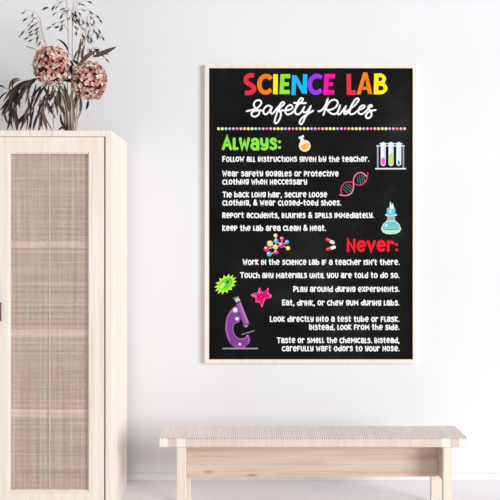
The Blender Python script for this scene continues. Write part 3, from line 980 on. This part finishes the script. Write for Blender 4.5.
oat(75.0, [(78, 100), (82, 66), (84, 48), (86, 28), (88, 16)],
    [[(86, 26), (88, 14), (96, 14)], [(86, 30), (92, 18), (99, 18)], [(86, 32), (93, 26), (98, 28)], [(85, 36), (92, 30), (97, 34)], [(85, 40), (94, 33), (103, 36)], [(84.5, 44), (80, 26), (77, 30)], [(84, 46), (82, 34), (86, 34)], [(84.2, 44), (88, 34), (92, 36)], [(86, 24), (80, 16), (77, 22)]],
    'lower dried oat grass leaning right above the smaller hydrangea', 24, .035, (PI * .15, PI * .6))
oat(76.0, [(80, 104), (84, 70), (88, 54), (92, 48)],
    [[(88, 54), (92, 48), (96, 50)], [(90, 51), (96, 47), (102, 52)], [(91, 49), (98, 52), (104, 57)], [(88, 54), (87, 48), (89, 50)]],
    'short pale oat grass tuft between the dark leaves at right', 25, .05, (PI * .1, PI * .5), .002)

# --- leafy branches
GL = 'dark drooping leaf branches in the bouquet'


def branch(bx, stem, leaves, label, seed, dd=0.0, rnd=0, box=None, c=BR, cst=(96, 82, 72), r0=.003):
    random.seed(seed)
    r, p0 = plant('leafy_branch', bx, label, 'dried foliage', GL, dd)
    st = MB(); stem_to(st, bx, stem, r0, .0014, cst, dd)
    L_ = smooth([(bx, 132)] + stem, 6)
    lv = MB()

    def twig(p):
        q = min(L_, key=lambda a: (a[0] - p[0]) ** 2 + (a[1] - p[1]) ** 2 + (0 if a[1] < 126 else 1e4))
        if (q[0] - p[0]) ** 2 + (q[1] - p[1]) ** 2 > 1:
            st.tube([at(q[0], q[1], DB + dd), at((q[0] + p[0]) / 2, (q[1] + p[1]) / 2 - 1.2, DB + dd), at(p[0], p[1], DB + dd)], .0010, .0008, lin(cst), 4)
    for lf in leaves:
        p, q, sg, w = lf[:4]
        cc = lf[4] if len(lf) > 4 else c
        twig(p)
        leaf(lv, p, q, sg, w, cc, DB + dd)
    for i in range(rnd):
        s = L_[random.randrange(len(L_) // 3, len(L_))]
        a = random.uniform(*box)
        ln = random.uniform(13, 25)
        q = (s[0] + math.cos(a) * ln, min(131, s[1] + math.sin(a) * ln))
        leaf(lv, s, q, (random.uniform(-3, 3), random.uniform(-3, 1)), random.uniform(1.8, 3.2), random.choice((c, BRD, BRG, BR)), DB + dd)
    st.build('stem', M['plant'], r, p0)
    lv.build('leaves', M['plant'], r, at(*L_[-1], DB + dd))


branch(68.0, [(64, 100), (54, 84), (40, 78), (26, 82), (16, 90), (11, 104)],
       [((13, 90), (21, 80), (-7, -4), 2.0), ((9, 92), (20, 79), (-5, -9), 2.4), ((26, 82), (8, 100), (-2, -2), 3.6), ((30, 80), (10, 92), (-1, -3), 3.0), ((22, 84), (10, 108), (-2, 0), 4.0), ((18, 88), (13, 112), (2, 0), 4.2), ((24, 84), (16, 106), (2, 0), 4.2),
        ((34, 79), (20, 92), (-2, -2), 3.0), ((12, 100), (2, 116), (-3, 0), 3.0), ((5, 104), (10, 126), (-5, 2), 2.4), ((11, 104), (7, 130), (3, 0), 3.2), ((14, 108), (17, 131), (2, 0), 4.4, (92, 82, 70)), ((8, 92), (-3, 104), (-2, -3), 1.8), ((5, 88), (-4, 86), (0, -2), 2.2), ((12, 106), (13, 130), (-3, 0), 2.2),
        ((20, 86), (6, 96), (0, -4), 2.4), ((38, 78), (26, 88), (0, -1), 2.4), ((15, 94), (20, 108), (2, 0), 3.4), ((16, 90), (9, 112), (-3, 0), 3.4)],
       'darkest leafy branch, arching far left to the edge of the cabinet', 31, -.02, 16, (PI * .45, PI * .8), (74, 62, 56))
branch(67.0, [(63, 104), (55, 90), (46, 84), (36, 92), (27, 112)],
       [((36, 84), (31, 98), (2, 2), 2.4), ((28, 96), (28, 112), (2, 0), 2.4), ((36, 96), (21, 120), (0, 0), 2.4), ((46, 84), (24, 124), (0, 0), 1.4), ((30, 112), (20, 131), (-1, 0), 3.2), ((34, 106), (28, 130), (2, 0), 2.6), ((27, 112), (22, 126), (-2, 0), 2.4), ((32, 112), (30, 131), (0, 0), 2.4)],
       'leafy branch hanging in thin diagonal strands left of the stems', 32, .01, 16, (PI * .5, PI * .75), BR)
branch(66.0, [(62, 108), (55, 96), (48, 92), (42, 104), (39, 118)],
       [((43, 86), (50, 102), (2, 0), 3.2, BRD), ((40, 98), (38, 118), (2, 0), 2.6), ((42, 108), (47, 130), (0, 0), 3.8, (110, 82, 74)), ((39, 112), (33, 131), (-1, 0), 3.0), ((41, 114), (39, 131), (1, 0), 2.8, BRD), ((45, 116), (53, 131), (0, 2), 1.4), ((38, 106), (44, 98), (0, 0), 2.4, (150, 132, 122)), ((40, 112), (45, 104), (0, 0), 2.4, (150, 132, 122))],
       'short leafy branch drooping right under the larger hydrangea', 33, -.03, 9, (PI * .35, PI * .7), BR)
branch(70.0, [(69, 108), (64, 92), (60, 86), (57, 98), (58, 112)],
       [((64, 84), (68, 112), (1, 0), 4.6, (100, 84, 72)), ((58, 96), (66, 113), (-5, 5), 1.6, (150, 134, 112)), ((60, 114), (67, 130), (-2, 3), 3.0, BRD), ((56, 86), (54, 131), (-3, 0), 1.5, (176, 164, 152)), ((59, 88), (57, 106), (-2, 0), 2.0, (164, 148, 128)), ((66, 90), (70, 112), (2, 0), 3.4, (120, 100, 84)), ((61, 94), (64, 108), (1, 0), 2.0, (190, 176, 156)), ((62, 128), (70, 127), (0, 1), 2.6, BRD), ((58, 130), (64, 126), (0, 0), 2.0, BRD)],
       'brown leaves hanging straight down around the gathered stems', 34, -.035, 4, (PI * .35, PI * .6), (118, 100, 86))
branch(74.0, [(73, 110), (75, 96), (78, 90), (81, 100), (79, 112)],
       [((76, 92), (82, 108), (3, -2), 1.8, (142, 126, 108)), ((81, 98), (75, 120), (5, 6), 1.5, (120, 108, 92)), ((74, 90), (70, 104), (-2, 0), 3.0, (150, 130, 108)), ((79, 90), (72, 103), (2, 2), 2.6, (132, 112, 94)), ((80, 96), (80, 112), (2, 0), 3.2, (128, 122, 106)), ((88, 100), (86, 110), (2, 0), 3.2, BRD), ((77, 96), (74, 112), (0, 0), 3.0, BR), ((72, 100), (75, 124), (1, 0), 2.4, (176, 156, 130))],
       'curling olive-brown leaf sprig directly below the smaller hydrangea', 35, -.02, 0, None, BR, (150, 130, 106))
branch(71.0, [(71, 100), (72, 76), (77, 66), (82, 60)],
       [((78, 68), (97, 51), (-3, -4), 4.4, (92, 74, 66)), ((93, 57), (116, 47), (-1, 1), 4.6, (92, 78, 68)), ((77, 62), (81, 38), (1, 0), 2.6, BR), ((83, 62), (85, 45), (-4, 1), 3.0, (112, 98, 92)), ((68.5, 53), (57, 39), (4, -3), 2.2, BRD), ((73, 62), (78, 50), (0, -2), 1.8, BRD), ((70, 66), (75, 78), (0, 0), 5.0, (70, 64, 56)), ((73, 60), (79, 66), (1, 0), 3.4, BRD), ((66, 72), (74, 64), (0, 0), 3.0, (70, 64, 56)), ((64, 80), (76, 80), (0, 1), 3.6, BRD), ((74, 66), (70, 60), (0, 0), 2.6, BRD), ((72, 78), (80, 72), (0, 0), 3.0, BRD)],
       'upright leaf sprig with two long pointed leaves toward the right', 36, -.01, 0, None, BR)
branch(64.0, [(58, 100), (46, 66), (36, 50), (26, 46)],
       [((36, 50), (25, 46), (0, 0), .9, (130, 116, 106))], 'thin bare-looking grass blade sticking out left above the larger hydrangea', 37, .06, 0, None, BRG, (150, 134, 118), .0014)

# ------------------------------------------------------------------ light
def area(name, loc, target, size, size_y, power, colour):
    ld = bpy.data.lights.new(name, 'AREA'); ld.shape = 'RECTANGLE'
    ld.size, ld.size_y, ld.energy, ld.color = size, size_y, power, colour
    o = bpy.data.objects.new(name, ld); col.objects.link(o)
    o.location = loc
    o.rotation_euler = (Vector(target) - Vector(loc)).to_track_quat('-Z', 'Y').to_euler()
    return o


area('window_light', (9.6, -8.6, 3.0), (.2, -.3, .9), 5.0, 4.4, 1190, (1.0, .994, .996))
w = bpy.data.worlds.new('World'); bpy.context.scene.world = w
w.use_nodes = True
bg = w.node_tree.nodes['Background']
bg.inputs['Color'].default_value = (1.0, .988, .998, 1)
bg.inputs['Strength'].default_value = .545

# ------------------------------------------------------------------ camera
cd = bpy.data.cameras.new('camera'); cam = bpy.data.objects.new('camera', cd); col.objects.link(cam)
cam.location = (0, -DW, H); cam.rotation_euler = (PI / 2, 0, 0)
cd.sensor_width = 36; cd.lens = F * 36 / 500
cd.shift_x = (250 - CX) / 500
cd.shift_y = -(250 - CY) / 500
cd.clip_end = 50
bpy.context.scene.camera = cam
vs = bpy.context.scene.view_settings
vs.view_transform = 'Standard'
vs.look = 'None'
vs.exposure = 0
